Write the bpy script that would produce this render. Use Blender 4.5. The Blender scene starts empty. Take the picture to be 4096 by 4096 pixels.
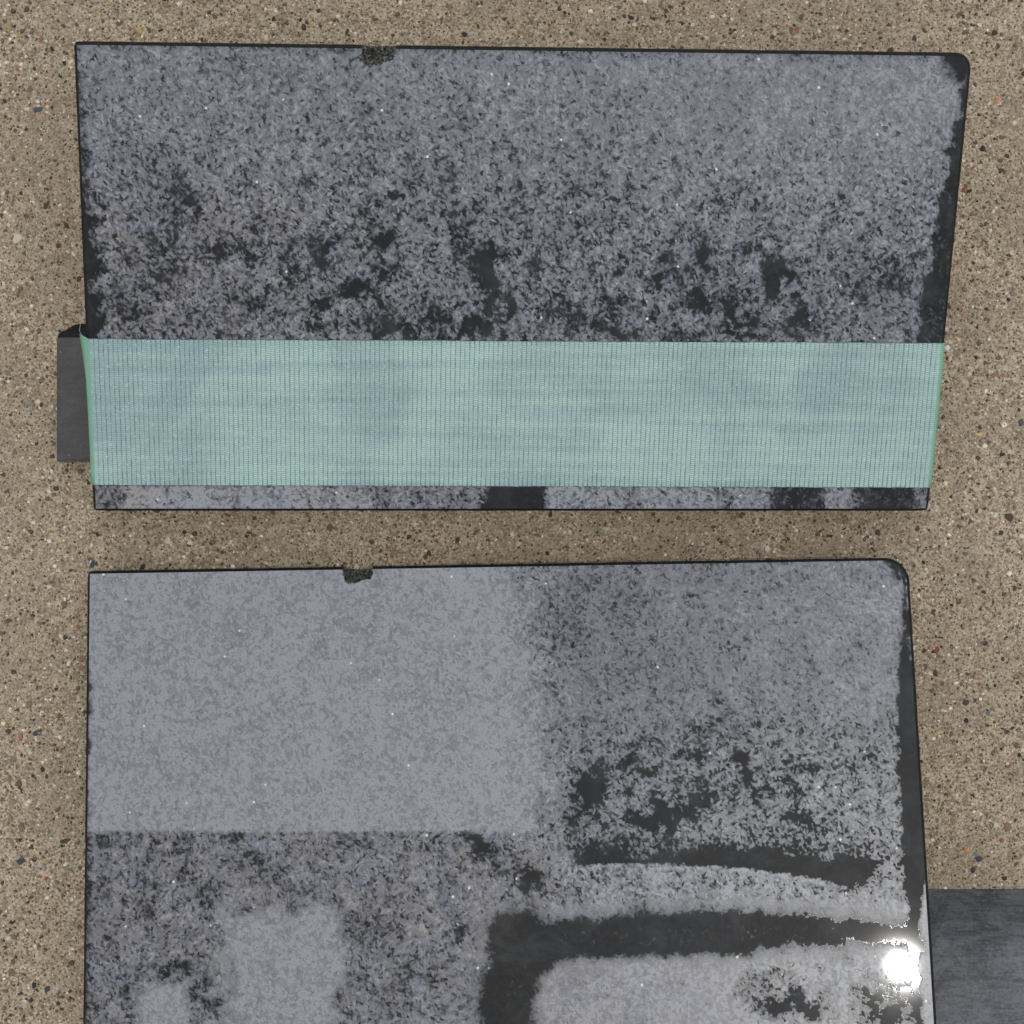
import bpy, math, random
import numpy as np
from mathutils import Vector, Matrix, Euler

random.seed(7)
rng = np.random.default_rng(11)
scene = bpy.context.scene
COL = scene.collection

# ------------------------------------------------------------------ camera
CAM_H = 0.62
HALF = 0.1896                      # half the width seen on the ground
cam_d = bpy.data.cameras.new('camera')
cam_d.sensor_width = 36.0
cam_d.sensor_fit = 'HORIZONTAL'
cam_d.angle = 2 * math.atan(HALF / CAM_H)
cam_d.clip_start = 0.005
cam_d.clip_end = 200.0
cam = bpy.data.objects.new('camera', cam_d)
cam.location = (0, 0, CAM_H)
COL.objects.link(cam)
scene.camera = cam

# ------------------------------------------------------------------ light
SUN_DIR = Vector((0.1329, 0.0052, 0.9911)).normalized()   # towards the sun
world = bpy.data.worlds.new('World')
scene.world = world
world.use_nodes = True
wn = world.node_tree.nodes
wl = world.node_tree.links
bg = wn['Background']
sky = wn.new('ShaderNodeTexSky')
sky.sky_type = 'NISHITA'
sky.sun_disc = False
sky.sun_elevation = math.asin(SUN_DIR.z)
sky.sun_rotation = math.atan2(SUN_DIR.x, SUN_DIR.y)
sky.air_density = 1.0
sky.dust_density = 0.6
sky.ozone_density = 1.0
hs = wn.new('ShaderNodeHueSaturation')          # thin cloud: a paler sky
hs.inputs['Saturation'].default_value = 0.14
wl.new(sky.outputs[0], hs.inputs['Color'])
wl.new(hs.outputs[0], bg.inputs['Color'])
bg.inputs['Strength'].default_value = 0.15

sun_d = bpy.data.lights.new('sun', 'SUN')
sun_d.energy = 0.5
sun_d.angle = math.radians(0.9)
sun_d.color = (1.0, 0.96, 0.90)
sun = bpy.data.objects.new('sun', sun_d)
sun.rotation_euler = SUN_DIR.to_track_quat('Z', 'Y').to_euler()
sun.location = SUN_DIR * 3
COL.objects.link(sun)

vs = scene.view_settings
vs.view_transform = 'Standard'
vs.look = 'None'
vs.gamma = 1.0
vs.use_curve_mapping = False
vs.exposure = 0.40

# ------------------------------------------------------------------ helpers
def s2l(c):
    return tuple((v / 255 / 12.92) if v / 255 <= 0.04045 else ((v / 255 + 0.055) / 1.055) ** 2.4 for v in c)

def tag(o, label=None, cat=None, group=None, kind=None):
    if label: o['label'] = label
    if cat: o['category'] = cat
    if group: o['group'] = group
    if kind: o['kind'] = kind
    return o

def new_obj(name, me, parent=None):
    o = bpy.data.objects.new(name, me)
    COL.objects.link(o)
    if parent is not None:
        o.parent = parent
    return o

def mesh_from(name, V, Fq=None, Ft=None, mats=(), midx=None, smooth=False):
    """Quick mesh from numpy quads and triangles."""
    me = bpy.data.meshes.new(name)
    V = np.asarray(V, np.float32)
    fl = []
    if Fq is not None and len(Fq): fl.append(np.asarray(Fq, np.int32))
    if Ft is not None and len(Ft): fl.append(np.asarray(Ft, np.int32))
    loops = np.concatenate([f.ravel() for f in fl])
    sizes = np.concatenate([np.full(len(f), f.shape[1], np.int32) for f in fl])
    starts = np.concatenate([[0], np.cumsum(sizes)[:-1]]).astype(np.int32)
    me.vertices.add(len(V)); me.vertices.foreach_set('co', V.ravel())
    me.loops.add(len(loops)); me.loops.foreach_set('vertex_index', loops)
    me.polygons.add(len(sizes)); me.polygons.foreach_set('loop_start', starts)
    if midx is not None: me.polygons.foreach_set('material_index', np.asarray(midx, np.int32))
    me.polygons.foreach_set('use_smooth', np.full(len(sizes), smooth))
    for m in mats: me.materials.append(m)
    me.update(calc_edges=True)
    me.validate()
    return me

def float_attr(me, name, vals):
    a = me.attributes.new(name, 'FLOAT', 'POINT')
    a.data.foreach_set('value', np.asarray(vals, np.float32))

def color_attr(me, name, rgb):
    a = me.attributes.new(name, 'FLOAT_COLOR', 'POINT')
    a.data.foreach_set('color', np.concatenate([rgb, np.ones((len(rgb), 1))], 1).astype(np.float32).ravel())

def vnoise(x, y, scale, seed):
    """Smooth value noise in 0..1."""
    r = np.random.default_rng(seed).random((257, 257))
    x = np.asarray(x) / scale + 40; y = np.asarray(y) / scale + 40
    xi = np.floor(x).astype(int); yi = np.floor(y).astype(int)
    fx = x - xi; fy = y - yi
    fx = fx * fx * (3 - 2 * fx); fy = fy * fy * (3 - 2 * fy)
    xi %= 256; yi %= 256
    return (r[yi, xi] * (1 - fx) * (1 - fy) + r[yi, xi + 1] * fx * (1 - fy)
            + r[yi + 1, xi] * (1 - fx) * fy + r[yi + 1, xi + 1] * fx * fy)

def fbm(x, y, scale, seed, octv=3):
    t = 0; w = 0
    for k in range(octv):
        t = t + vnoise(x, y, scale / 2 ** k, seed + k) * 0.55 ** k
        w += 0.55 ** k
    return t / w

def sstep(a, b, v):
    t = np.clip((v - a) / (b - a), 0, 1)
    return t * t * (3 - 2 * t)

def poly_sd(x, y, P):
    """Signed distance to a polygon, negative inside."""
    P = np.asarray(P, float)
    d = np.full(x.shape, 1e18); s = np.zeros(x.shape, bool)
    n = len(P)
    for i in range(n):
        a = P[i]; b = P[(i + 1) % n]
        e = b - a
        wx = x - a[0]; wy = y - a[1]
        t = np.clip((wx * e[0] + wy * e[1]) / (e @ e), 0, 1)
        d = np.minimum(d, (wx - e[0] * t) ** 2 + (wy - e[1] * t) ** 2)
        if a[1] != b[1]:
            c = ((a[1] > y) != (b[1] > y)) & (x < (b[0] - a[0]) * (y - a[1]) / (b[1] - a[1]) + a[0])
            s ^= c
    d = np.sqrt(d)
    return np.where(s, -d, d)

# ---- node helpers
class NT:
    def __init__(self, name):
        self.m = bpy.data.materials.new(name)
        self.m.use_nodes = True
        self.n = self.m.node_tree.nodes
        self.l = self.m.node_tree.links
        self.p = self.n['Principled BSDF']
    def node(self, t, **kw):
        o = self.n.new(t)
        for k, v in kw.items(): setattr(o, k, v)
        return o
    def set(self, sock, v):
        if isinstance(v, bpy.types.NodeSocket): self.l.new(v, sock)
        else: sock.default_value = v
    def math(self, op, a, b=0.0, clamp=False):
        o = self.node('ShaderNodeMath', operation=op, use_clamp=clamp)
        self.set(o.inputs[0], a); self.set(o.inputs[1], b)
        return o.outputs[0]
    def mix(self, f, a, b, blend='MIX'):
        o = self.node('ShaderNodeMix', data_type='RGBA', blend_type=blend)
        self.set(o.inputs[0], f)
        self.set(o.inputs[6], a if isinstance(a, bpy.types.NodeSocket) else (*a, 1))
        self.set(o.inputs[7], b if isinstance(b, bpy.types.NodeSocket) else (*b, 1))
        return o.outputs[2]
    def rng(self, v, a, b, c=0.0, d=1.0, smooth=True):
        o = self.node('ShaderNodeMapRange', interpolation_type='SMOOTHSTEP' if smooth else 'LINEAR')
        for i, q in enumerate((v, a, b, c, d)): self.set(o.inputs[i], q)
        return o.outputs[0]
    def coords(self, ob=None):
        t = self.node('ShaderNodeTexCoord')
        if ob: t.object = ob
        return t.outputs['Object']
    def noise(self, co, scale, detail=2.0, rough=0.5, dist=0.0, color=False):
        o = self.node('ShaderNodeTexNoise')
        self.l.new(co, o.inputs['Vector'])
        o.inputs['Scale'].default_value = scale; o.inputs['Detail'].default_value = detail
        o.inputs['Roughness'].default_value = rough; o.inputs['Distortion'].default_value = dist
        return o.outputs['Color' if color else 'Fac']
    def voronoi(self, co, scale, out='Distance', rand=1.0, feature='F1', metric='EUCLIDEAN'):
        o = self.node('ShaderNodeTexVoronoi', feature=feature, distance=metric)
        self.l.new(co, o.inputs['Vector'])
        o.inputs['Scale'].default_value = scale; o.inputs['Randomness'].default_value = rand
        return o.outputs[out]
    def vadd(self, a, b, scale):
        s = self.node('ShaderNodeVectorMath', operation='SUBTRACT'); self.l.new(b, s.inputs[0]); s.inputs[1].default_value = (.5, .5, .5)
        k = self.node('ShaderNodeVectorMath', operation='SCALE'); self.l.new(s.outputs[0], k.inputs[0]); k.inputs['Scale'].default_value = scale
        o = self.node('ShaderNodeVectorMath', operation='ADD'); self.l.new(a, o.inputs[0]); self.l.new(k.outputs[0], o.inputs[1])
        return o.outputs[0]
    def attr(self, name, out='Fac'):
        o = self.node('ShaderNodeAttribute', attribute_name=name)
        return o.outputs[out]
    def ramp(self, f, stops, interp='LINEAR'):
        o = self.node('ShaderNodeValToRGB')
        o.color_ramp.interpolation = interp
        e = o.color_ramp.elements
        while len(e) < len(stops): e.new(0.5)
        for q, (pos, c) in zip(e, stops): q.position = pos; q.color = (*c, 1)
        self.l.new(f, o.inputs[0])
        return o.outputs[0]
    def bump(self, h, strength, dist):
        o = self.node('ShaderNodeBump')
        self.l.new(h, o.inputs['Height']); o.inputs['Strength'].default_value = strength; o.inputs['Distance'].default_value = dist
        self.l.new(o.outputs[0], self.p.inputs['Normal'])
    def P(self, **kw):
        for k, v in kw.items():
            self.set(self.p.inputs[k.replace('_', ' ')], (*v, 1) if isinstance(v, tuple) and len(v) == 3 else v)
        return self.m

# ------------------------------------------------------------------ materials
def mat_slab(seed):
    t = NT('worn_black_granite')
    co0 = t.coords()
    mp = t.node('ShaderNodeMapping'); t.l.new(co0, mp.inputs[0]); mp.inputs['Location'].default_value = (seed * .37, seed * .21, 0)
    co = mp.outputs[0]
    wob = t.noise(co, 420, 2, .6, 0, True)
    cw = t.vadd(co, wob, 0.0022)
    n1 = t.noise(cw, 430, 3, .60, 0.8)
    # feldspar laths: elongated flakes lying in several directions, the brightest on top
    lw = t.vadd(co, t.noise(co, 900, 2, .6, 0, True), 0.0009)
    top = None
    for q, (ang, a, b) in enumerate(((.35, 450, 1050), (1.45, 480, 1100), (2.5, 430, 950), (.95, 650, 1300))):
        m0 = t.node('ShaderNodeMapping'); t.l.new(lw, m0.inputs[0]); m0.inputs['Rotation'].default_value = (0, 0, ang)
        m_ = t.node('ShaderNodeMapping'); t.l.new(m0.outputs[0], m_.inputs[0])
        m_.inputs['Scale'].default_value = (a, b, 800); m_.inputs['Location'].default_value = (q * 3.7, q * 1.9, 0)
        vo = t.node('ShaderNodeTexVoronoi'); t.l.new(m_.outputs[0], vo.inputs['Vector']); vo.inputs['Scale'].default_value = 1.0
        sc = t.node('ShaderNodeSeparateColor'); t.l.new(vo.outputs['Color'], sc.inputs[0])
        val = t.math('SUBTRACT', sc.outputs[0], t.math('MULTIPLY', vo.outputs['Distance'], .45))
        top = val if top is None else t.math('MAXIMUM', top, val)
    ms = t.node('ShaderNodeMapping'); t.l.new(co, ms.inputs[0]); ms.inputs['Scale'].default_value = (150, 75, 100)
    n3 = t.noise(ms.outputs[0], 1.0, 3, .6, 0.4)
    g = t.math('ADD', t.math('MULTIPLY', t.math('SUBTRACT', top, .57), 1.25), t.math('MULTIPLY', t.math('SUBTRACT', n1, .5), .75))
    g = t.math('ADD', g, t.math('MULTIPLY', t.math('SUBTRACT', n3, .5), 0.7))
    dull = t.attr('dull'); soft = t.attr('soft'); chip = t.attr('chip'); warm = t.attr('warm')
    gain = t.rng(soft, 0, 1, 1.02, 0.38, False)
    gain = t.math('MULTIPLY', gain, t.rng(dull, .05, .20, .25, 1.0))
    k = t.math('ADD', dull, t.math('MULTIPLY', g, gain), True)
    col = t.ramp(k, [(0.0, s2l((15, 16, 17))), (0.20, s2l((27, 28, 29))), (0.29, s2l((58, 61, 66))), (0.46, s2l((72, 76, 82))),
                     (0.55, s2l((96, 98, 104))), (0.76, s2l((108, 110, 116))), (0.92, s2l((122, 124, 130))), (1.0, s2l((138, 140, 146)))])
    dust = t.noise(co, 45, 4, .7, 1.0)
    col = t.mix(t.math('MULTIPLY', t.rng(k, .16, .30, 1, 0), t.rng(dust, .42, .75, 0, .30)), col, s2l((84, 86, 88)))
    fine = t.noise(co, 1700, 2, .6)
    col = t.mix(t.rng(fine, .3, .7, 0.0, 1.0), t.mix(0.10, col, (0, 0, 0)), t.mix(t.rng(k, .3, .9, 0, .10), col, (.6, .62, .66)))
    # a warm cast in places, from soil in the pores
    hue = t.noise(co, 60, 3, .6)
    col = t.mix(t.math('MULTIPLY', t.rng(hue, .48, .66), t.math('ADD', t.math('MULTIPLY', warm, 0.5), 0.22)), col, s2l((140, 130, 120)), 'MULTIPLY') if False else col
    tint = t.mix(t.math('MULTIPLY', t.rng(hue, .38, .60), t.math('ADD', t.math('MULTIPLY', warm, 0.6), 0.12)), (1, 1, 1), (1.05, 0.96, 0.85))
    col = t.mix(1.0, col, tint, 'MULTIPLY')
    # tiny bright crystals
    vs_ = t.node('ShaderNodeTexVoronoi'); t.l.new(co, vs_.inputs['Vector']); vs_.inputs['Scale'].default_value = 330
    sp = t.node('ShaderNodeSeparateColor'); t.l.new(vs_.outputs['Color'], sp.inputs[0])
    spark = t.math('MULTIPLY', t.rng(vs_.outputs['Distance'], .10, .20, 1, 0), t.rng(sp.outputs[1], .955, .965))
    spark = t.math('MULTIPLY', spark, t.rng(k, .3, .5))
    col = t.mix(spark, col, (.62, .64, .67))
    # broken stone in the chip
    cv = t.voronoi(co, 1300, 'Color'); cs = t.node('ShaderNodeSeparateColor'); t.l.new(cv, cs.inputs[0])
    cc = t.ramp(t.math('ADD', t.math('MULTIPLY', cs.outputs[0], .55), t.math('MULTIPLY', n1, .45)),
                [(0.22, s2l((30, 30, 29))), (0.5, s2l((62, 62, 58))), (0.72, s2l((98, 97, 90))), (.9, s2l((176, 174, 166)))])
    cm = t.rng(chip, .4, .6)
    col = t.mix(cm, col, cc)
    t.l.new(col, t.p.inputs['Base Color'])
    r = t.rng(k, .30, .34, .03, .30)
    r = t.math('ADD', r, t.math('MULTIPLY', cm, .5), True)
    t.l.new(r, t.p.inputs['Roughness'])
    t.set(t.p.inputs['Coat Weight'], t.math('MULTIPLY', t.rng(k, .3, .9, .0, .03), t.math('SUBTRACT', 1.0, cm)))
    t.p.inputs['Coat Roughness'].default_value = 0.036
    t.p.inputs['Specular IOR Level'].default_value = 0.32
    t.bump(t.math('MULTIPLY', fine, t.rng(k, .34, .6)), 0.05, 0.0001)
    return t.m

def mat_edge():
    t = NT('polished_edge_and_shade')  # black slab edges; also the shade colour on a batten's far end
    n = t.noise(t.coords(), 900, 3, .6)
    return t.P(Base_Color=t.ramp(n, [(.35, (.006, .006, .007)), (.75, (.02, .021, .023))]), Roughness=.4, Specular_IOR_Level=.12)

def mat_tape(ob, thread):
    t = NT('green_tape_thread' if thread else 'green_tape_film')
    co = t.coords(ob)
    patch = t.noise(co, 22, 3, .55, .6)
    st = t.node('ShaderNodeMapping'); t.l.new(co, st.inputs[0]); st.inputs['Scale'].default_value = (9, 260, 1)
    streak = t.noise(st.outputs[0], 1.0, 3, .6, .3)
    f = t.math('ADD', t.math('MULTIPLY', patch, .66), t.math('MULTIPLY', streak, .48))
    f = t.rng(f, .44, .74)
    a = t.attr('touch')
    if thread:
        light, dark = s2l((170, 197, 186)), s2l((142, 163, 166))
    else:
        light, dark = s2l((114, 145, 137)), s2l((98, 119, 122))
    col = t.mix(f, light, dark)
    sx = t.node('ShaderNodeSeparateXYZ'); t.l.new(co, sx.inputs[0])
    # weft: fine cross threads, every other one shifted from rib to rib
    if thread:
        oi = t.node('ShaderNodeObjectInfo')
        ph = t.math('MULTIPLY', t.math('FRACT', t.math('MULTIPLY', oi.outputs['Random'], 7.3)), 6.28)
    else:
        ph = 0.0
    nz = t.noise(co, 700, 1, .5)
    w = t.math('SINE', t.math('ADD', t.math('ADD', t.math('MULTIPLY', sx.outputs[1], 6.2832 / 0.00074), ph), t.math('MULTIPLY', nz, 3.5)))
    w = t.rng(w, -.5, .6)
    col = t.mix(t.math('MULTIPLY', t.math('SUBTRACT', 1.0, w), .6), col, t.mix(.5, dark, s2l((62, 104, 94))))
    fleck = t.noise(co, 1500, 2, .6)
    col = t.mix(t.rng(fleck, .56, .72, 0, .35), col, s2l((205, 230, 220)))
    edge = t.attr('fold')
    col = t.mix(t.math('MULTIPLY', edge, .75), col, s2l((120, 172, 142)))
    t.l.new(col, t.p.inputs['Base Color'])
    t.bump(w, .35, .00006)
    return t.P(Roughness=.42, Specular_IOR_Level=.4)

def mat_batten(name, c1, c2, warm):
    t = NT(name)
    co = t.coords()
    n = t.noise(co, 70, 5, .65, .6); n2 = t.noise(co, 900, 3, .6)
    st = t.node('ShaderNodeMapping'); t.l.new(co, st.inputs[0]); st.inputs['Scale'].default_value = (120, 900, 400); st.inputs['Rotation'].default_value = (0, 0, .05)
    s = t.noise(st.outputs[0], 1.0, 3, .65, 1.2)
    f = t.math('ADD', t.math('MULTIPLY', n, .5), t.math('ADD', t.math('MULTIPLY', s, .3), t.math('MULTIPLY', n2, .3)))
    col = t.mix(t.rng(f, .42, .68), c1, c2)
    col = t.mix(t.math('MULTIPLY', t.rng(t.noise(co, 28, 2), .5, .65), warm), col, s2l((92, 86, 74)))
    v = t.voronoi(co, 420, 'Distance')
    col = t.mix(t.math('MULTIPLY', t.rng(v, .05, .14, 1, 0), t.rng(t.noise(co, 260, 1), .58, .64)), col, s2l((140, 140, 136)))
    t.l.new(col, t.p.inputs['Base Color'])
    t.bump(f, .35, .0006)
    return t.P(Roughness=.62)

def mat_concrete():
    t = NT('concrete_matrix')
    co = t.coords()
    a = t.noise(co, 900, 4, .65, .4); b = t.noise(co, 240, 3, .6); c = t.noise(co, 25, 3, .55)
    f = t.math('ADD', t.math('MULTIPLY', a, .65), t.math('MULTIPLY', b, .35))
    col = t.ramp(f, [(.32, s2l((78, 66, 54))), (.44, s2l((138, 122, 100))), (.54, s2l((180, 165, 141))), (.70, s2l((208, 196, 176)))])
    col = t.mix(t.rng(c, .35, .65, 0, .45), col, s2l((138, 124, 106)))
    v = t.voronoi(t.vadd(co, t.noise(co, 700, 2, .5, 0, True), .0012), 640, 'Distance')
    pit = t.math('MULTIPLY', t.rng(v, .12, .30, 1, 0), t.rng(b, .46, .54))
    col = t.mix(t.math('MULTIPLY', pit, .8), col, s2l((72, 60, 50)))
    t.l.new(col, t.p.inputs['Base Color'])
    t.bump(t.math('SUBTRACT', f, t.math('MULTIPLY', pit, .7)), .7, .0007)
    return t.P(Roughness=.9, Specular_IOR_Level=.25)

def mat_grain():
    t = NT('sand_grain')
    co = t.coords()
    n = t.noise(co, 2400, 2, .6)
    col = t.mix(1.0, t.attr('tone', 'Color'), t.ramp(n, [(.3, (.72, .72, .72)), (.7, (1.2, 1.2, 1.2))]), 'MULTIPLY')
    t.l.new(col, t.p.inputs['Base Color'])
    return t.P(Roughness=.75, Specular_IOR_Level=.3)

def mat_stone():
    t = NT('aggregate_stone')
    co = t.coords()
    oi = t.node('ShaderNodeObjectInfo')
    n = t.noise(co, 1500, 3, .6)
    col = t.mix(1.0, oi.outputs['Color'], t.ramp(n, [(.3, (.7, .7, .7)), (.7, (1.25, 1.25, 1.25))]), 'MULTIPLY')
    t.l.new(col, t.p.inputs['Base Color'])
    t.bump(n, .4, .0002)
    return t.P(Roughness=.65, Specular_IOR_Level=.35)

# ------------------------------------------------------------------ poses of the two slabs (top face planes)
def rot(a, b, c):
    return Euler((math.radians(a), math.radians(b), math.radians(c)), 'XYZ').to_matrix().to_4x4()
POSE1 = Matrix.Translation((0.00362, 0.15481, 0.06238)) @ rot(16.018, 1.2, -0.409)
POSE2 = Matrix.Translation((-0.00553, -0.01858, 0.02105)) @ rot(-7.713, -2.4, 1.076)
THICK = 0.0148
# each slab's plan: survey points (wear survey sheet, 1932 units a side) of its corners; the sheet is
# laid on the slab by a homography, so every mark below is fixed to the stone
FPX = 966 / (HALF / CAM_H)
def sheet_to_local(pose, pts):
    inv = pose.inverted()
    o = inv @ Vector((0, 0, CAM_H)); out = []
    for x, y in pts:
        d = inv.to_3x3() @ Vector(((x - 966) / FPX, (966 - y) / FPX, -1))
        s = -o.z / d.z
        out.append((o.x + d.x * s, o.y + d.y * s))
    return np.array(out)
def homography(A, B):
    M = []
    for (x, y), (u, v) in zip(A, B):
        M.append([x, y, 1, 0, 0, 0, -u * x, -u * y, -u]); M.append([0, 0, 0, x, y, 1, -v * x, -v * y, -v])
    return np.linalg.svd(np.array(M))[2][-1].reshape(3, 3)
def apply_h(H, x, y):
    w = H[2, 0] * x + H[2, 1] * y + H[2, 2]
    return (H[0, 0] * x + H[0, 1] * y + H[0, 2]) / w, (H[1, 0] * x + H[1, 1] * y + H[1, 2]) / w

def blobs(x, y, L, seed):
    """Sum of soft dark clusters: (cx, cy, rx, ry, strength)."""
    out = np.zeros_like(x)
    jx = (fbm(x, y, 34, seed) - .5) * 90; jy = (fbm(x, y, 34, seed + 9) - .5) * 90
    for cx, cy, rx, ry, s in L:
        d = np.sqrt(((x + jx - cx) / rx) ** 2 + ((y + jy - cy) / ry) ** 2)
        out = np.maximum(out, s * 1.05 * sstep(1.6, .2, d))
    return out

def wear_one(x, y):
    big = fbm(x, y, 170, 3); mid = fbm(x, y, 60, 5); sm = fbm(x, y, 22, 8, 2)
    d = 0.68 + (big - .5) * .16 + (mid - .5) * .2
    d = d + .06 * sstep(1000, 1400, x) * sstep(560, 150, y) * 1.6
    low = sstep(210, 470, y) * (1 - .55 * sstep(1000, 1300, x) * sstep(560, 380, y))
    d = d - low * .10 - low * .42 * sstep(.52, .72, mid * .65 + sm * .35) * (1 + .3 * sstep(1000, 500, x))
    d = d - blobs(x, y, [(335, 365, 50, 28, .30), (300, 500, 40, 40, .25), (470, 470, 40, 22, .3), (560, 455, 60, 22, .25), (250, 575, 45, 25, .3),
        (640, 545, 55, 18, .35), (480, 575, 55, 22, .4), (735, 610, 60, 25, .35), (720, 440, 30, 30, .2),
        (915, 520, 16, 60, .45), (945, 590, 18, 45, .55), (1000, 500, 22, 22, .35), (1060, 575, 26, 26, .4), (1090, 590, 18, 18, .35),
        (1155, 560, 26, 26, .4), (1160, 625, 60, 22, .5), (1250, 500, 28, 16, .35), (1330, 490, 22, 26, .4), (1340, 400, 40, 20, .25), (1430, 385, 40, 18, .3),
        (1462, 520, 26, 40, .65), (1495, 590, 20, 26, .55), (1385, 585, 30, 30, .5), (1420, 480, 30, 14, .35), (1310, 565, 30, 26, .35), (1390, 630, 40, 16, .5),
        (1580, 380, 20, 10, .3), (1230, 275, 60, 14, .12), (160, 630, 30, 18, .2), (600, 330, 80, 26, .12), (900, 630, 50, 14, .5), (1490, 630, 30, 14, .4)], 21)
    d = d - .2 * sstep(220, 150, x) * sstep(300, 620, y)
    # right margin: a strip the work never reached
    xe = 1835 - (y - 100) * 0.0968
    wid = 12 + 38 * sstep(90, 620, y) + (sm - .5) * 30
    m = sstep(-5, 5, xe - x - wid)
    d = d * m + (1 - m) * (.06 + .1 * mid)
    cor = sstep(60, 20, np.hypot(x - 1826, y - 112) + (sm - .5) * 36)
    d = d * (1 - cor) + cor * .12
    # left edge and the upper margin
    d = d - .42 * sstep(26, 2, x - (138 + (y - 78) * .0445) + (sm - .5) * 22)
    d = d - .22 * sstep(22, 2, y - (78 + (x - 138) * .013) + (sm - .5) * 26)
    # below the tape
    b = sstep(912, 920, y)
    lowd = .52 + (mid - .5) * .5
    for a, c, v in ((235, 440, .95), (460, 690, .9), (740, 900, .62), (920, 1030, .08), (1040, 1180, .85), (1200, 1360, .9), (1380, 1500, .75), (1455, 1560, .15), (1610, 1730, .12), (1560, 1610, .8)):
        q = sstep(a - 12, a + 8, x + (sm - .5) * 30) * sstep(c + 12, c - 8, x + (sm - .5) * 30)
        lowd = lowd * (1 - q) + q * v
    d = d * (1 - b) + b * lowd
    soft = .45 * sstep(420, 120, y) + .25 * sstep(1000, 1400, x) * sstep(450, 200, y) + b * .15
    warm = sstep(260, 420, y) * sstep(1000, 500, x)
    chip = poly_sd(x, y, [(684, 60), (682, 104), (688, 122), (696, 126), (716, 121), (741, 112), (745, 100), (747, 60)])
    return np.clip(d, 0.02, 1.1), np.clip(soft, 0, 1), warm, chip, 0.75

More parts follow.
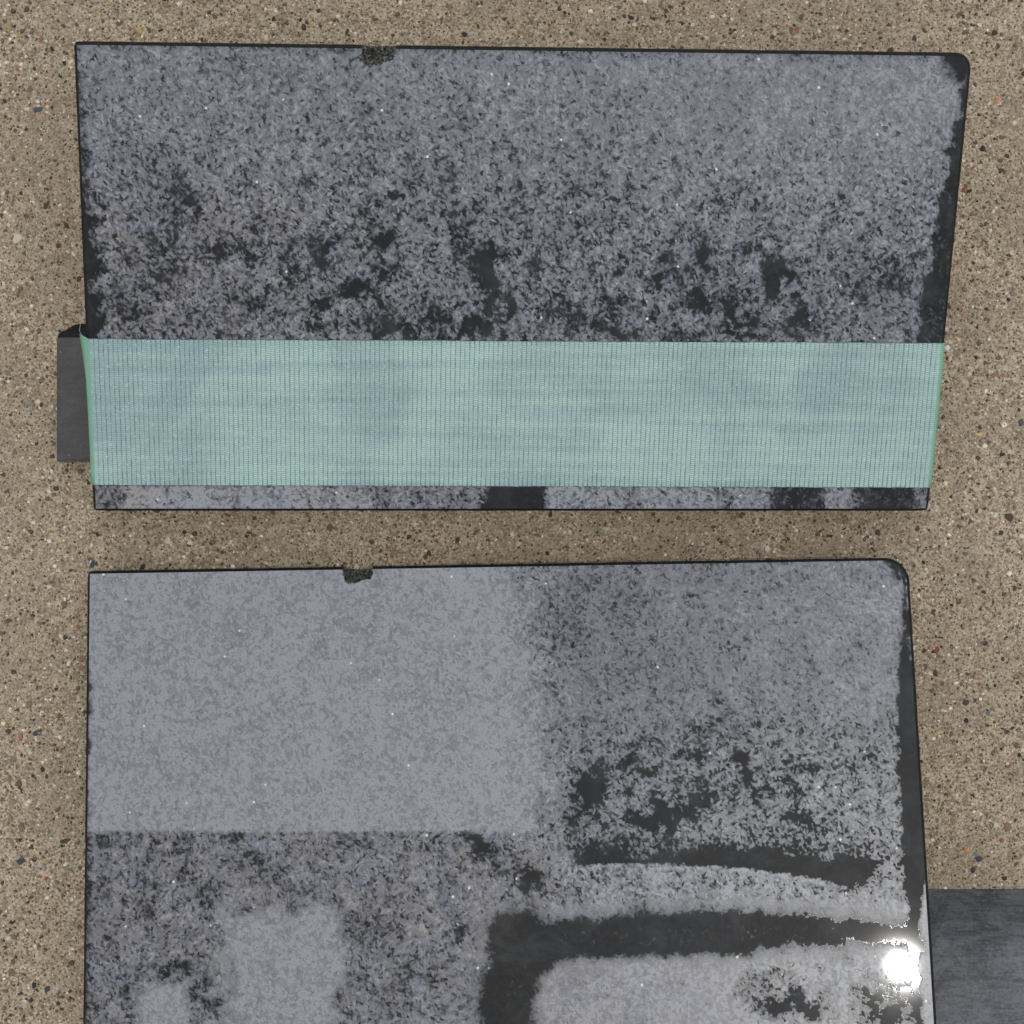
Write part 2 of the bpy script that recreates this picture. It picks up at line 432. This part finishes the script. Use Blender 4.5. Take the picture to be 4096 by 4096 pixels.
def wear_two(x, y):
    big = fbm(x, y, 170, 33); mid = fbm(x, y, 60, 35); sm = fbm(x, y, 22, 38, 2)
    # right half: mottled like the first stone
    d = .63 + (mid - .5) * .22 + (big - .5) * .16
    d = d + .16 * sstep(1380, 1640, x) * sstep(1400, 1100, y)
    d = d - .12 * sstep(160, 40, np.hypot((x - 1150) / 1.2, (y - 1200)))
    low = sstep(1290, 1480, y)
    d = d - low * .10 - low * .5 * sstep(.54, .72, mid * .55 + sm * .45) * sstep(1660, 1500, x)
    d = d - blobs(x, y, [(1120, 1480, 35, 40, .5), (1080, 1540, 40, 30, .45), (1180, 1440, 40, 18, .35), (1330, 1500, 50, 22, .35), (1410, 1450, 22, 36, .55),
        (1440, 1510, 22, 26, .45), (1330, 1420, 40, 18, .3), (1270, 1540, 50, 22, .45), (1215, 1390, 30, 14, .3), (1350, 1385, 35, 14, .3), (1390, 1330, 40, 14, .25), (1450, 1570, 60, 18, .5)], 41)
    # the dark band and its scalloped lower arc
    P = [(1085, 1600), (1100, 1572), (1180, 1560), (1215, 1590), (1245, 1560), (1300, 1590), (1370, 1575), (1400, 1552), (1528, 1540), (1536, 1590), (1580, 1592),
         (1600, 1568), (1655, 1585), (1645, 1630), (1610, 1690), (1545, 1680), (1490, 1670), (1420, 1660), (1350, 1655), (1230, 1655), (1105, 1650)]
    sd = poly_sd(x, y, P) + (sm - .5) * 44 + (mid - .5) * 30
    q = sstep(16, -14, sd)
    d = d * (1 - q) + q * (.05 + .38 * sstep(1618, 1570, y + (mid - .5) * 70))
    # dull field under the arc
    arc = 1634 + 30 * ((x - 1250) / 300) ** 2 * (x > 1250)
    u = sstep(arc - 3, arc + 5, y) * sstep(1000, 1080, x)
    d = np.where(u > .5, .72 + (mid - .5) * .35 - .2 * sstep(.6, .75, sm), d)
    line = sstep(5.5, 1.5, np.abs(y - arc - 1)) * sstep(1085, 1130, x) * sstep(1600, 1540, x)
    d = np.maximum(d, line * .98)
    # lower left, mottled
    ll = sstep(1569, 1574, y + (sm - .5) * 4) * sstep(1090, 1010, x + (sm - .5) * 60 + sstep(1570, 1700, y) * 20)
    dl = .66 + (mid - .5) * .2 - .14 * sstep(.54, .72, sm)
    dl = dl - blobs(x, y, [(205, 1585, 40, 10, .3), (310, 1588, 30, 12, .35), (440, 1586, 40, 10, .3), (700, 1585, 60, 10, .3), (800, 1582, 40, 9, .3), (905, 1585, 30, 24, .55),
        (345, 1640, 14, 12, .4), (380, 1690, 26, 18, .35), (275, 1720, 14, 40, .4), (400, 1720, 14, 14, .3), (490, 1640, 40, 20, .35), (570, 1690, 50, 22, .3),
        (330, 1830, 50, 14, .35), (385, 1880, 22, 40, .55), (700, 1750, 60, 24, .3), (760, 1850, 40, 40, .28), (860, 1760, 12, 26, .45), (1000, 1660, 24, 26, .6), (960, 1640, 40, 16, .4),
        (1030, 1640, 30, 14, .35), (250, 1890, 14, 24, .4), (640, 1860, 14, 40, .3), (540, 1740, 24, 12, .3)], 51)
    for px, py, pw, ph in ((532, 1840, 105, 118), (312, 1905, 44, 48)):
        m = sstep(1.3, .74, np.maximum(np.abs(x - px) / pw, np.abs(y - py) / ph) + (sm - .5) * .5 + (mid - .5) * .5 * (x > px - pw * .8))
        dl = dl * (1 - m) + m * .95
        ll_soft = m if px == 532 else np.maximum(ll_soft, m)
    d = d * (1 - ll) + dl * ll
    # upper left, ground evenly dull up to a ruled line
    ul = sstep(1572, 1567, y) * sstep(60, -60, x - (985 + (y - 1080) * .10) + (mid - .5) * 120)
    d = d * (1 - ul) + ul * (.95 + (mid - .5) * .12)
    # the wet-looking L: arm and long band
    B = [(915, 2100), (905, 1880), (925, 1800), (920, 1752), (940, 1728), (1000, 1716), (1012, 1742), (1080, 1732), (1200, 1720), (1350, 1716), (1500, 1720), (1640, 1734), (1745, 1748),
         (1752, 1790), (1700, 1778), (1560, 1784), (1400, 1800), (1200, 1806), (1080, 1812), (1030, 1836), (1008, 1880), (1000, 2100)]
    sdb = poly_sd(x, y, B)
    q = sstep(17, -15, sdb + (sm - .5) * 22 + (mid - .5) * 14)
    d = d * (1 - q) + q * (.07 + .05 * mid)
    # under the band
    w = sstep(1795, 1825, y + (sm - .5) * 20) * sstep(1000, 1030, x) * (1 - q)
    dw = .88 + (mid - .5) * .16
    dw = dw - blobs(x, y, [(1480, 1885, 75, 26, .85), (1450, 1850, 34, 14, .6), (1530, 1900, 50, 34, .8), (1660, 1866, 50, 20, .85), (1640, 1898, 40, 30, .8), (1725, 1872, 24, 28, .95), (1690, 1915, 60, 30, .8)], 61)
    d = d * (1 - w) + dw * w
    # right margin
    xe = 1714 + (y - 1051) * 0.0612
    wid = 12 + 32 * sstep(1090, 1420, y) + (sm - .5) * 16
    m = sstep(-5, 5, xe - x - wid) 
    keep = .62 * sstep(.60, .72, sm) * sstep(1300, 1180, y) * sstep(14, 6, xe - x)
    d = d * m + (1 - m) * (.05 + keep)
    worn = sstep(1630, 1800, y) * 24 + 2  # worn edge strip, its colour also paled in place of sun glare
    ws = sstep(3, -3, xe - x - worn + (sm - .5) * 12) * sstep(1625, 1660, y) * (1 - .9 * sstep(1768, 1774, y) * sstep(1800, 1792, y) * (xe - x > 12))
    d = d * (1 - ws) + ws * .95
    cor = sstep(42, 14, np.hypot(x - 1706, y - 1062) + (sm - .5) * 30)
    d = d * (1 - cor) + cor * .1
    # left edge
    le = x - (164 + (y - 1486) * np.where(y > 1486, -.0197, 0))
    d = d - .45 * sstep(16, 1, le + (sm - .5) * 14) * sstep(1560, 1600, y) - .8 * sstep(7, 0, le + (sm - .5) * 18) * sstep(1200, 1300, y) * sstep(1580, 1500, y)
    d = d - .2 * sstep(12, 1, y - (1077 - (x - 164) * .0168) + (sm - .5) * 14) * sstep(900, 1100, x)
    soft = np.clip(ul * .95 + ll * ll_soft * .9 + w * (.2 + .6 * sstep(1420, 1360, x)) + ws + ll * .1 + .65 * sstep(1480, 1280, y) * sstep(1000, 1100, x) + .25 * ll + 1.0 * sstep(34, 12, np.abs(sdb)), 0, 1)
    warm = np.clip(ll * (1 - ll_soft) + w * .6, 0, 1)
    chip = poly_sd(x, y, [(652, 1050), (647, 1078), (651, 1096), (662, 1101), (684, 1094), (700, 1090), (702, 1080), (705, 1050)])
    return np.clip(d, 0.02, 1.1), soft, warm, chip, 0.75

MAT_EDGE = mat_edge()

def make_slab(name, pose, sheet_corners, wear, corner_r, seed, chip_px, chip_depth):
    Q = sheet_to_local(pose, sheet_corners)          # TL TR BL BR in the slab's own plane
    H = homography(Q, np.array(sheet_corners, float))
    c = 0.0011
    def refine(n, a, b, step_f, length):
        base = np.linspace(0, 1, n + 1)
        extra = np.arange(a, b, step_f / length)
        return np.unique(np.concatenate([base, extra]).round(6))
    wid = np.linalg.norm(Q[1] - Q[0]); hei = np.linalg.norm(Q[2] - Q[0])
    u0 = (chip_px[0] - sheet_corners[0][0]) / (sheet_corners[1][0] - sheet_corners[0][0])
    U = refine(330, u0 - .025, u0 + .025, .00025, wid)
    Vv = refine(int(hei / .00092), 0.0, .0095 / hei, .00025, hei)
    uu, vv = np.meshgrid(U, Vv)
    P = ((1 - uu)[..., None] * (1 - vv)[..., None] * Q[0] + uu[..., None] * (1 - vv)[..., None] * Q[1]
         + (1 - uu)[..., None] * vv[..., None] * Q[2] + uu[..., None] * vv[..., None] * Q[3])
    cen = Q.mean(0)
    P = cen + (P - cen) * np.array([(wid - 2 * c) / wid, (hei - 2 * c) / hei])
    X, Y = P[..., 0].copy(), P[..., 1].copy()
    # the worn-round corner at the upper right
    C = P[0, -1]; cx, cy = C[0] - corner_r, C[1] - corner_r
    dx, dy = X - cx, Y - cy; dist = np.hypot(dx, dy)
    s = np.where((dx > 0) & (dy > 0), np.maximum(dx, dy) / np.maximum(dist, 1e-9), 1.0)
    X = cx + dx * s; Y = cy + dy * s
    sx, sy = apply_h(H, X, Y)
    dull, soft, warm, csd, _ = wear(sx, sy)
    # the chip: a ledge broken off the upper edge
    n = fbm(X * 1e4, Y * 1e4, 14, seed + 70, 3); n2 = fbm(X * 1e4, Y * 1e4, 5, seed + 80, 2)
    csd = csd + (n2 - .5) * 6
    inside = sstep(1.2, -1.2, csd)
    deep = np.clip(-csd / 30, 0, 1)
    Z = -inside * (.0016 + chip_depth * deep + (n - .4) * .0035 * np.clip(-csd / 6, 0, 1) + (n2 - .5) * .0012)
    Z = np.minimum(Z, 0)
    ny, nx = X.shape
    idx = np.arange(nx * ny).reshape(ny, nx)
    Vt = np.stack([X, Y, Z], -1).reshape(-1, 3)
    F = np.stack([idx[1:, :-1], idx[1:, 1:], idx[:-1, 1:], idx[:-1, :-1]], -1).reshape(-1, 4)
    loop = np.concatenate([idx[0, :-1][::1], idx[:-1, -1], idx[-1, ::-1][:-1], idx[::-1, 0][:-1]])   # clockwise from TL
    LP = Vt[loop]
    tan = np.roll(LP, -3, 0)[:, :2] - np.roll(LP, 3, 0)[:, :2]
    tan /= np.maximum(np.linalg.norm(tan, axis=1, keepdims=True), 1e-9)
    out = np.stack([-tan[:, 1], tan[:, 0]], 1)
    flat = (LP[:, 2] > -.0002)[:, None]
    rag = (fbm(LP[:, 0] * 1e4, LP[:, 1] * 1e4, 20, seed + 3) - .5) * .00022
    r2 = LP.copy(); r2[:, :2] += out * (c + rag[:, None]) * np.where(flat, 1.0, .75); r2[:, 2] -= np.where(flat[:, 0], c, .0004)
    r3 = r2.copy(); r3[:, 2] = -THICK
    k = len(loop); b2 = len(Vt); b3 = b2 + k
    i = np.arange(k); j = (i + 1) % k
    F2 = np.stack([loop[i], loop[j], b2 + j, b2 + i], 1)
    F3 = np.stack([b2 + i, b2 + j, b3 + j, b3 + i], 1)
    cc = b3 + k
    T = np.stack([b3 + i, b3 + j, np.full(k, cc)], 1)
    allV = np.concatenate([Vt, r2, r3, [[cen[0], cen[1], -THICK]]])
    Fq = np.concatenate([F, F2, F3])
    chipedge = (inside.ravel()[loop] > .5)
    midx = np.concatenate([np.zeros(len(F)), np.where(chipedge, 0, 1), np.where(chipedge, 0, 1), np.ones(k)])
    me = mesh_from(name, allV, Fq, T, [mat_slab(seed), MAT_EDGE], midx)
    pad = lambda a, v: np.concatenate([a.ravel(), a.ravel()[loop] if v is None else np.full(k, v), np.full(k + 1, 0.0 if v is None else v)])
    float_attr(me, 'dull', pad(dull, .05)); float_attr(me, 'soft', pad(soft, 0)); float_attr(me, 'warm', pad(warm, 0))
    float_attr(me, 'chip', pad(inside, None))
    o = new_obj(name, me)
    o.matrix_world = pose
    return o, H, Q

# ------------------------------------------------------------------ ground
ground = new_obj('concrete_ground', mesh_from('concrete_ground',
    [(-1.5, -1.5, 0), (1.5, -1.5, 0), (1.5, 1.5, 0), (-1.5, 1.5, 0)], [(0, 1, 2, 3)], None, [mat_concrete()]))
tag(ground, kind='structure')

C1 = [(138, 78), (1836, 100), (175.2, 965), (1751.7, 965)]
C2 = [(164, 1077), (1714, 1051), (154, 2060), (1776, 2060)]
slab1, H1, Q1 = make_slab('stone_slab', POSE1, C1, wear_one, .0045, 3, (714, 100), .006)
tag(slab1, 'dull black stone slab with blotchy dark patches, crossed by the green tape', 'stone slab', kind='thing')
slab2, H2, Q2 = make_slab('stone_slab', POSE2, C2, wear_two, .0075, 8, (676, 1080), .009)
tag(slab2, 'black stone slab with an evenly grey corner and a glossy dark L mark', 'stone slab', kind='thing')

# ------------------------------------------------------------------ supporting battens
def ground_pt(px, py, z):
    return Vector(((px - 966) / FPX * (CAM_H - z), (966 - py) / FPX * (CAM_H - z), z))

def make_batten(name, prof, x0, x1, round_left, mats, shade_faces):
    """A bar lying along x: prof is its (y, z) section, counter-clockwise seen from +x; rounded ends."""
    xs = np.array([0, .0006, .0018, .004, .01, .02, .05, .1, 1.0 - .004 / abs(x1 - x0), 1.0]) if round_left else np.linspace(0, 1, 9)
    L = x1 - x0
    if round_left: xs = np.unique(np.array([0, .0004 / L, .001 / L, .002 / L, .003 / L, .0042 / L, .0055 / L, .007 / L, .009 / L, .011 / L, .02 / L, .4, .7, 1 - .001 / L, 1]))
    prof = np.array(prof); n = len(prof)
    V = []
    for t in xs:
        x = x0 + t * L
        e = min(t * L, L - t * L)
        k = .0009 * max(0, 1 - e / .0012) ** 1.5
        ymax = prof[:, 1 - 1].max()
        for (y, z) in prof:
            yy, zz = y, z
            if round_left:                      # far end rounded to the arc of its painted-in shade
                q = max(0, 1 - t * L / .011)
                lim = yt - .0004 + (ymax - yt + .0004) * math.sqrt(max(0, 1 - q * q))
                if yy > lim: yy = lim
            zz = min(zz, prof[:, 1].max() - k)
            V.append((x, yy, max(zz, 0.0)))
    F = []; mi = []
    for a in range(len(xs) - 1):
        for i in range(n):
            j = (i + 1) % n
            F.append((a * n + i, a * n + j, (a + 1) * n + j, (a + 1) * n + i)[::-1]); mi.append(1 if i in shade_faces else 0)
    V = np.array(V)
    c0 = len(V); V = np.concatenate([V, [V[:n].mean(0)], [V[-n:].mean(0)]])
    T = []
    for i in range(n):
        j = (i + 1) % n
        T.append((c0, j, i)); T.append((c0 + 1, (len(xs) - 1) * n + i, (len(xs) - 1) * n + j))
    mi += [0] * len(T)
    me = mesh_from(name, V, F, T, mats, mi)
    o = new_obj(name, me)
    return o

BAT = mat_batten('dark_honed_stone', s2l((58, 57, 58)), s2l((76, 75, 76)), .45)
SHADE_BLK = mat_edge()  # black that paints shade onto the first batten's far end
h = .0102
yt, yb = ground_pt(140, 637, h).y, ground_pt(140, 869, h).y
ye = ground_pt(140, 611, .004).y
x0 = ground_pt(106, 700, h).x
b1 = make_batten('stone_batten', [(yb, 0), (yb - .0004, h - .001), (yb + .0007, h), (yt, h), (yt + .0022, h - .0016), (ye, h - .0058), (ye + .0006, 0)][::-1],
                 x0, x0 + .05, True, [BAT, SHADE_BLK], (0, 1, 2, 6))
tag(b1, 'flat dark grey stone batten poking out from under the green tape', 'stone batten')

BAT2 = mat_batten('scratched_dark_slate', s2l((54, 57, 60)), s2l((102, 105, 110)), .12)
h2 = .0265
yt2 = ground_pt(1820, 1677, 0).y
b2 = make_batten('stone_batten', [(-.21, 0), (-.2104, h2 - .001), (-.2096, h2), (yt2 - .0240, h2), (yt2 - .0185, h2 - .0012), (yt2 - .0135, h2 - .0045), (yt2 - .0085, h2 - .0105), (yt2 - .0004, .0012), (yt2, 0)][::-1],
                 ground_pt(1640, 1700, h2).x, ground_pt(1640, 1700, h2).x + .16, False, [BAT2, SHADE_BLK], ())
tag(b2, 'scratched slate grey stone batten beside the slab with the glossy L mark', 'stone batten')

# ------------------------------------------------------------------ green tape
tape = bpy.data.objects.new('tape_strip', None)
COL.objects.link(tape)
tape.empty_display_size = .02
tape.matrix_world = POSE1
tag(tape, 'pale green woven cloth tape stuck across the stone slab', 'tape')
FILM = mat_tape(tape, False); THREAD = mat_tape(tape, True)
iH1 = np.linalg.inv(H1)
def loc1(px, py): return np.array(apply_h(iH1, px, py))
# the tape's four corners on the slab, out to its side faces
tl, tr, bl, br = loc1(162.0, 639), loc1(1782.5, 647), loc1(174, 915), loc1(1756.5, 920)
nx = 120; ny = 14
rows = []
lift = .00012; off = .00025
def edge_x(side, y):
    a, b = (Q1[0], Q1[2]) if side < 0 else (Q1[1], Q1[3])
    return a[0] + (b[0] - a[0]) * (y - a[1]) / (b[1] - a[1])
V = []; fold = []
stations = [('L', -.0065), ('L', -.004), ('L', -.0022), ('L', -.0011)] + [('M', t) for t in np.linspace(0, 1, nx)] + [('R', -.0011), ('R', -.0022), ('R', -.004), ('R', -.0065)]
for r in range(ny):
    v = r / (ny - 1)
    pl = tl + (bl - tl) * v; pr = tr + (br - tr) * v
    xl = edge_x(-1, pl[1]); xr = edge_x(1, pr[1])
    c = .0011
    for kind, t in stations:
        if kind == 'M':
            x = (xl + c) + (xr - xl - 2 * c) * t; y = pl[1] + (pr[1] - pl[1]) * t
            z = lift + .00006 * math.sin(x * 300 + r) ** 2
            y += .00018 * (vnoise(np.array([x * 1e3]), np.array([0.]), 9, 5)[0] - .5) * (1 if r in (0, ny - 1) else 0) * 2
            f = max(0, 1 - min(x - xl - c, xr - c - x) / .0012)
        else:
            sgn = -1 if kind == 'L' else 1
            base = xl if kind == 'L' else xr
            flare = .0026 * (1 - v) ** 2.5 if kind == 'L' else 0.0   # loose corner on the upper left
            x = base + sgn * (off + flare * min(1, -t / .004)); z = t if t < -.0012 else -.0008
            y = (pl if kind == 'L' else pr)[1]; f = 1
            if kind == 'L': y += .0009 * (1 - v) ** 6
        V.append((x, y, z)); fold.append(f)
ns = len(stations)
F = [(r * ns + i, (r + 1) * ns + i, (r + 1) * ns + i + 1, r * ns + i + 1) for r in range(ny - 1) for i in range(ns - 1)]
fm = mesh_from('film', V, F, None, [FILM], None, True)
float_attr(fm, 'fold', fold)
film = new_obj('film', fm, tape)
so = film.modifiers.new('thickness', 'SOLIDIFY'); so.thickness = .0001; so.offset = 1

# warp ribs, one object each, on four shared meshes
PITCH = .00165
def rib_mesh(k):
    r = np.random.default_rng(90 + k)
    n = 22; hw = PITCH * .43
    V = []
    ph = r.random() * 6
    for i in range(n + 1):
        s = i / n - .5
        wx = .00004 * math.sin(s * 7 + ph) + .00003 * math.sin(s * 31 + ph * 2)
        w = hw * (1 + .07 * math.sin(i * 2.1 + ph))
        for a, z in ((-1, 0), (-.55, .00010), (.55, .00010), (1, 0)):
            V.append((wx + a * w, s, z))
    F = [(i * 4 + a, i * 4 + a + 1, i * 4 + a + 5, i * 4 + a + 4) for i in range(n) for a in range(3)]
    me = mesh_from('yarn_rib', V, F, None, [THREAD], None, False)
    return me
RIBS = [rib_mesh(k) for k in range(4)]
mlx = (edge_x(-1, tl[1]) + edge_x(-1, bl[1])) / 2; mrx = (edge_x(1, tr[1]) + edge_x(1, br[1])) / 2
span = mrx - mlx - .0022
cnt = int(span / PITCH)
for i in range(cnt):
    t = (i + .5) / cnt
    ta = np.array([edge_x(-1, tl[1]) + .0011 + (edge_x(1, tr[1]) - edge_x(-1, tl[1]) - .0022) * t, tl[1] + (tr[1] - tl[1]) * t])
    tb = np.array([edge_x(-1, bl[1]) + .0011 + (edge_x(1, br[1]) - edge_x(-1, bl[1]) - .0022) * t, bl[1] + (br[1] - bl[1]) * t])
    o = new_obj('yarn_rib', RIBS[random.randrange(4)], tape)
    m = (ta + tb) / 2; d = ta - tb
    L = np.linalg.norm(d) - .0002 - random.random() * .0004
    o.location = (m[0], m[1], lift + .00013)
    o.rotation_euler = (0, 0, math.atan2(-d[0], d[1]) + random.uniform(-.0006, .0006))
    o.scale = (random.uniform(.96, 1.03), L, random.uniform(.7, 1.2))
# the loose strand at the tape's upper left corner
cu = []
a = loc1(163, 640)
pts = [(a[0] - .0008, a[1] - .001, -.001), (a[0] - .0022, a[1] + .003, .0002), (a[0] - .0014, a[1] + .0065, .0006), (a[0] + .0002, a[1] + .0098, .0004), (a[0] - .0006, a[1] + .0125, .0002)]
V = []; F = []
for i, p in enumerate(pts):
    for q in range(5):
        V.append((p[0] + .00007 * math.cos(q * 1.2566), p[1], p[2] + .00007 * math.sin(q * 1.2566)))
for i in range(len(pts) - 1):
    for q in range(5):
        F.append((i * 5 + q, i * 5 + (q + 1) % 5, (i + 1) * 5 + (q + 1) % 5, (i + 1) * 5 + q))
st = new_obj('loose_thread', mesh_from('loose_thread', V, F, None, [THREAD], None, True), tape)

# ------------------------------------------------------------------ sand and stones set in the concrete
PAL = [((150, 133, 110), .15), ((132, 122, 108), .18), ((190, 177, 154), .17), ((208, 198, 180), .09), ((108, 92, 74), .18), ((78, 65, 53), .11),
       ((54, 51, 50), .04), ((150, 118, 92), .03), ((170, 146, 96), .012), ((146, 92, 66), .013)]
palc = np.array([s2l(c) for c, _ in PAL]); palw = np.array([w for _, w in PAL]); palw /= palw.sum()
def under(x, y, pad):
    """Well inside a slab's footprint, where nothing shows."""
    m = np.zeros(x.shape, bool)
    for pose, Q in ((POSE1, Q1), (POSE2, Q2)):
        w = [pose @ Vector((q[0], q[1], 0)) for q in Q]
        P = [(w[0].x, w[0].y), (w[1].x, w[1].y), (w[3].x, w[3].y), (w[2].x, w[2].y)]
        m |= poly_sd(x, y, P) < -pad
    return m
SP = .00104; R = .255
gx, gy = np.meshgrid(np.arange(-R, R, SP), np.arange(-R, R, SP))
gx = (gx + rng.uniform(-.55, .55, gx.shape) * SP).ravel(); gy = (gy + rng.uniform(-.55, .55, gy.shape) * SP).ravel()
keep = ~under(gx, gy, .022) & (rng.random(gx.shape) < .82 * (1 - sstep(.205, .262, np.maximum(np.abs(gx), np.abs(gy)))))
gx, gy = gx[keep], gy[keep]
N = len(gx)
rad = np.clip(np.exp(rng.normal(math.log(.00041), .46, N)), .00018, .0014) * (.8 + .4 * fbm(gx * 1e4, gy * 1e4, 150, 78, 2))
K = 6
ang = (np.arange(K) / K * 2 * math.pi)[None, :] + rng.uniform(-.35, .35, (N, K)) + rng.uniform(0, 6.28, (N, 1))
rr = rad[:, None] * rng.uniform(.72, 1.2, (N, K))
el = rng.uniform(.55, 1.0, (N, 1)); th = rng.uniform(0, math.pi, (N, 1))
px = rr * np.cos(ang); py = rr * np.sin(ang) * el
qx = px * np.cos(th) - py * np.sin(th); qy = px * np.sin(th) + py * np.cos(th)
hgt = rad[:, None] * rng.uniform(.10, .45, (N, 1))
lo = np.stack([gx[:, None] + qx, gy[:, None] + qy, np.full((N, K), -.0001)], -1)
hi = np.stack([gx[:, None] + qx * .66, gy[:, None] + qy * .66, hgt * rng.uniform(.7, 1.15, (N, K))], -1)
top = np.stack([gx, gy, hgt[:, 0] * 1.15], -1)[:, None]
V = np.concatenate([lo, hi, top], 1)
base = (np.arange(N) * (2 * K + 1))[:, None]
i = np.arange(K)[None, :]; j = (np.arange(K)[None, :] + 1) % K
Fq = np.stack([base + i, base + j, base + K + j, base + K + i], -1).reshape(-1, 4)
Ft = np.stack([base + K + i, base + K + j, np.broadcast_to(base + 2 * K, (N, K))], -1).reshape(-1, 3)
lowf = .86 + .28 * fbm(gx * 1e4, gy * 1e4, 380, 77, 4)
tone = lowf[:, None] * palc[rng.choice(len(palc), N, p=palw)] * rng.uniform(.75, 1.25, (N, 1)) * rng.uniform(.95, 1.05, (N, 3))
gm = mesh_from('sand_grains', V.reshape(-1, 3), Fq, Ft, [mat_grain()])
color_attr(gm, 'tone', np.repeat(tone, 2 * K + 1, 0))
tag(new_obj('sand_grains', gm, ground), kind='stuff')

STONE = mat_stone()
def stone_mesh(k):
    r = np.random.default_rng(200 + k)
    n = 8
    a = np.arange(n) / n * 6.2832 + r.uniform(-.25, .25, n)
    q = r.uniform(.72, 1.15, n); e = r.uniform(.6, .95)
    ring = lambda f, z, jz: np.stack([q * f * np.cos(a), q * f * np.sin(a) * e, z + r.uniform(-jz, jz, n)], 1)
    V = np.concatenate([ring(1, -.15, 0), ring(.86, .13, .03), ring(.5, .22, .04), [[0, 0, .24]]])
    F = [(l * n + i, l * n + (i + 1) % n, (l + 1) * n + (i + 1) % n, (l + 1) * n + i) for l in range(2) for i in range(n)]
    T = [(2 * n + i, 2 * n + (i + 1) % n, 3 * n) for i in range(n)]
    return mesh_from('aggregate_stone', V, F, T, [STONE])
STONES = [stone_mesh(k) for k in range(12)]
def stone(x, y, r, c):
    o = new_obj('aggregate_stone', random.choice(STONES), ground)
    o.location = (x, y, 0); o.rotation_euler = (0, 0, random.uniform(0, 6.28)); o.scale = (r, r, r * random.uniform(.5, .9))
    o.color = (*s2l(c), 1)
BLUE, RED, ORG, YEL, WHT, DRK, BRN = (58, 68, 74), (128, 66, 46), (196, 126, 74), (178, 150, 92), (206, 202, 194), (50, 48, 54), (112, 80, 66)
count = 0
for px, py, r, c in [(177, 1064, .0036, BLUE), (71, 1382, .0042, BLUE), (262, 56, .0038, YEL), (117, 50, .0030, YEL), (114, 144, .0022, (48, 60, 56)), (1882, 189, .0026, ORG),
        (1822, 1605, .0028, ORG), (1846, 1620, .0032, BLUE), (1767, 1226, .0028, RED), (1744, 1228, .0020, (70, 52, 40)), (1856, 1117, .0022, DRK), (1859, 1213, .0022, DRK),
        (59, 1598, .0026, (66, 54, 62)), (110, 1527, .0024, RED), (89, 1657, .0022, RED), (40, 1624, .0036, BLUE), (89, 1868, .0034, BLUE), (82, 1660, .0016, ORG),
        (184, 1009, .0022, DRK), (86, 1086, .0020, DRK), (130, 1252, .0030, WHT), (1820, 1045, .0026, (92, 98, 104)), (1140, 1022, .0020, RED), (1448, 1035, .0026, WHT),
        (655, 60, .0026, (50, 54, 56)), (876, 65, .0024, (44, 52, 54)), (100, 1200, .0026, (150, 120, 84)), (1800, 1430, .0030, (150, 126, 92)), (1778, 1290, .0020, BRN),
        (1785, 1500, .0018, DRK), (1865, 1345, .0022, (98, 104, 108)), (112, 1350, .0026, BRN), (66, 1040, .0026, (150, 132, 100)), (480, 1010, .0022, BRN), (62, 700, .0026, (116, 108, 104)),
        (60, 760, .0022, (130, 122, 116)), (1808, 640, .0024, (206, 188, 140)), (1850, 820, .0020, (196, 168, 112)), (1822, 440, .0018, DRK), (1700, 1022, .0018, BRN)]:
    p = ground_pt(px, py, 0); stone(p.x, p.y, r * .52, c); count += 1
tones = [(128, 120, 110), (150, 138, 120), (96, 84, 74), (70, 62, 56), (56, 56, 58), (172, 158, 136), (196, 186, 170), (74, 80, 82), (140, 104, 82), (120, 112, 100), (160, 134, 96), (88, 70, 60)]
while count < 298:
    x, y = random.uniform(-.2, .2), random.uniform(-.2, .2)
    if under(np.array([x]), np.array([y]), -.002)[0]: continue
    stone(x, y, min(.0021, .0008 + random.expovariate(1 / .0004)), random.choice(tones)); count += 1
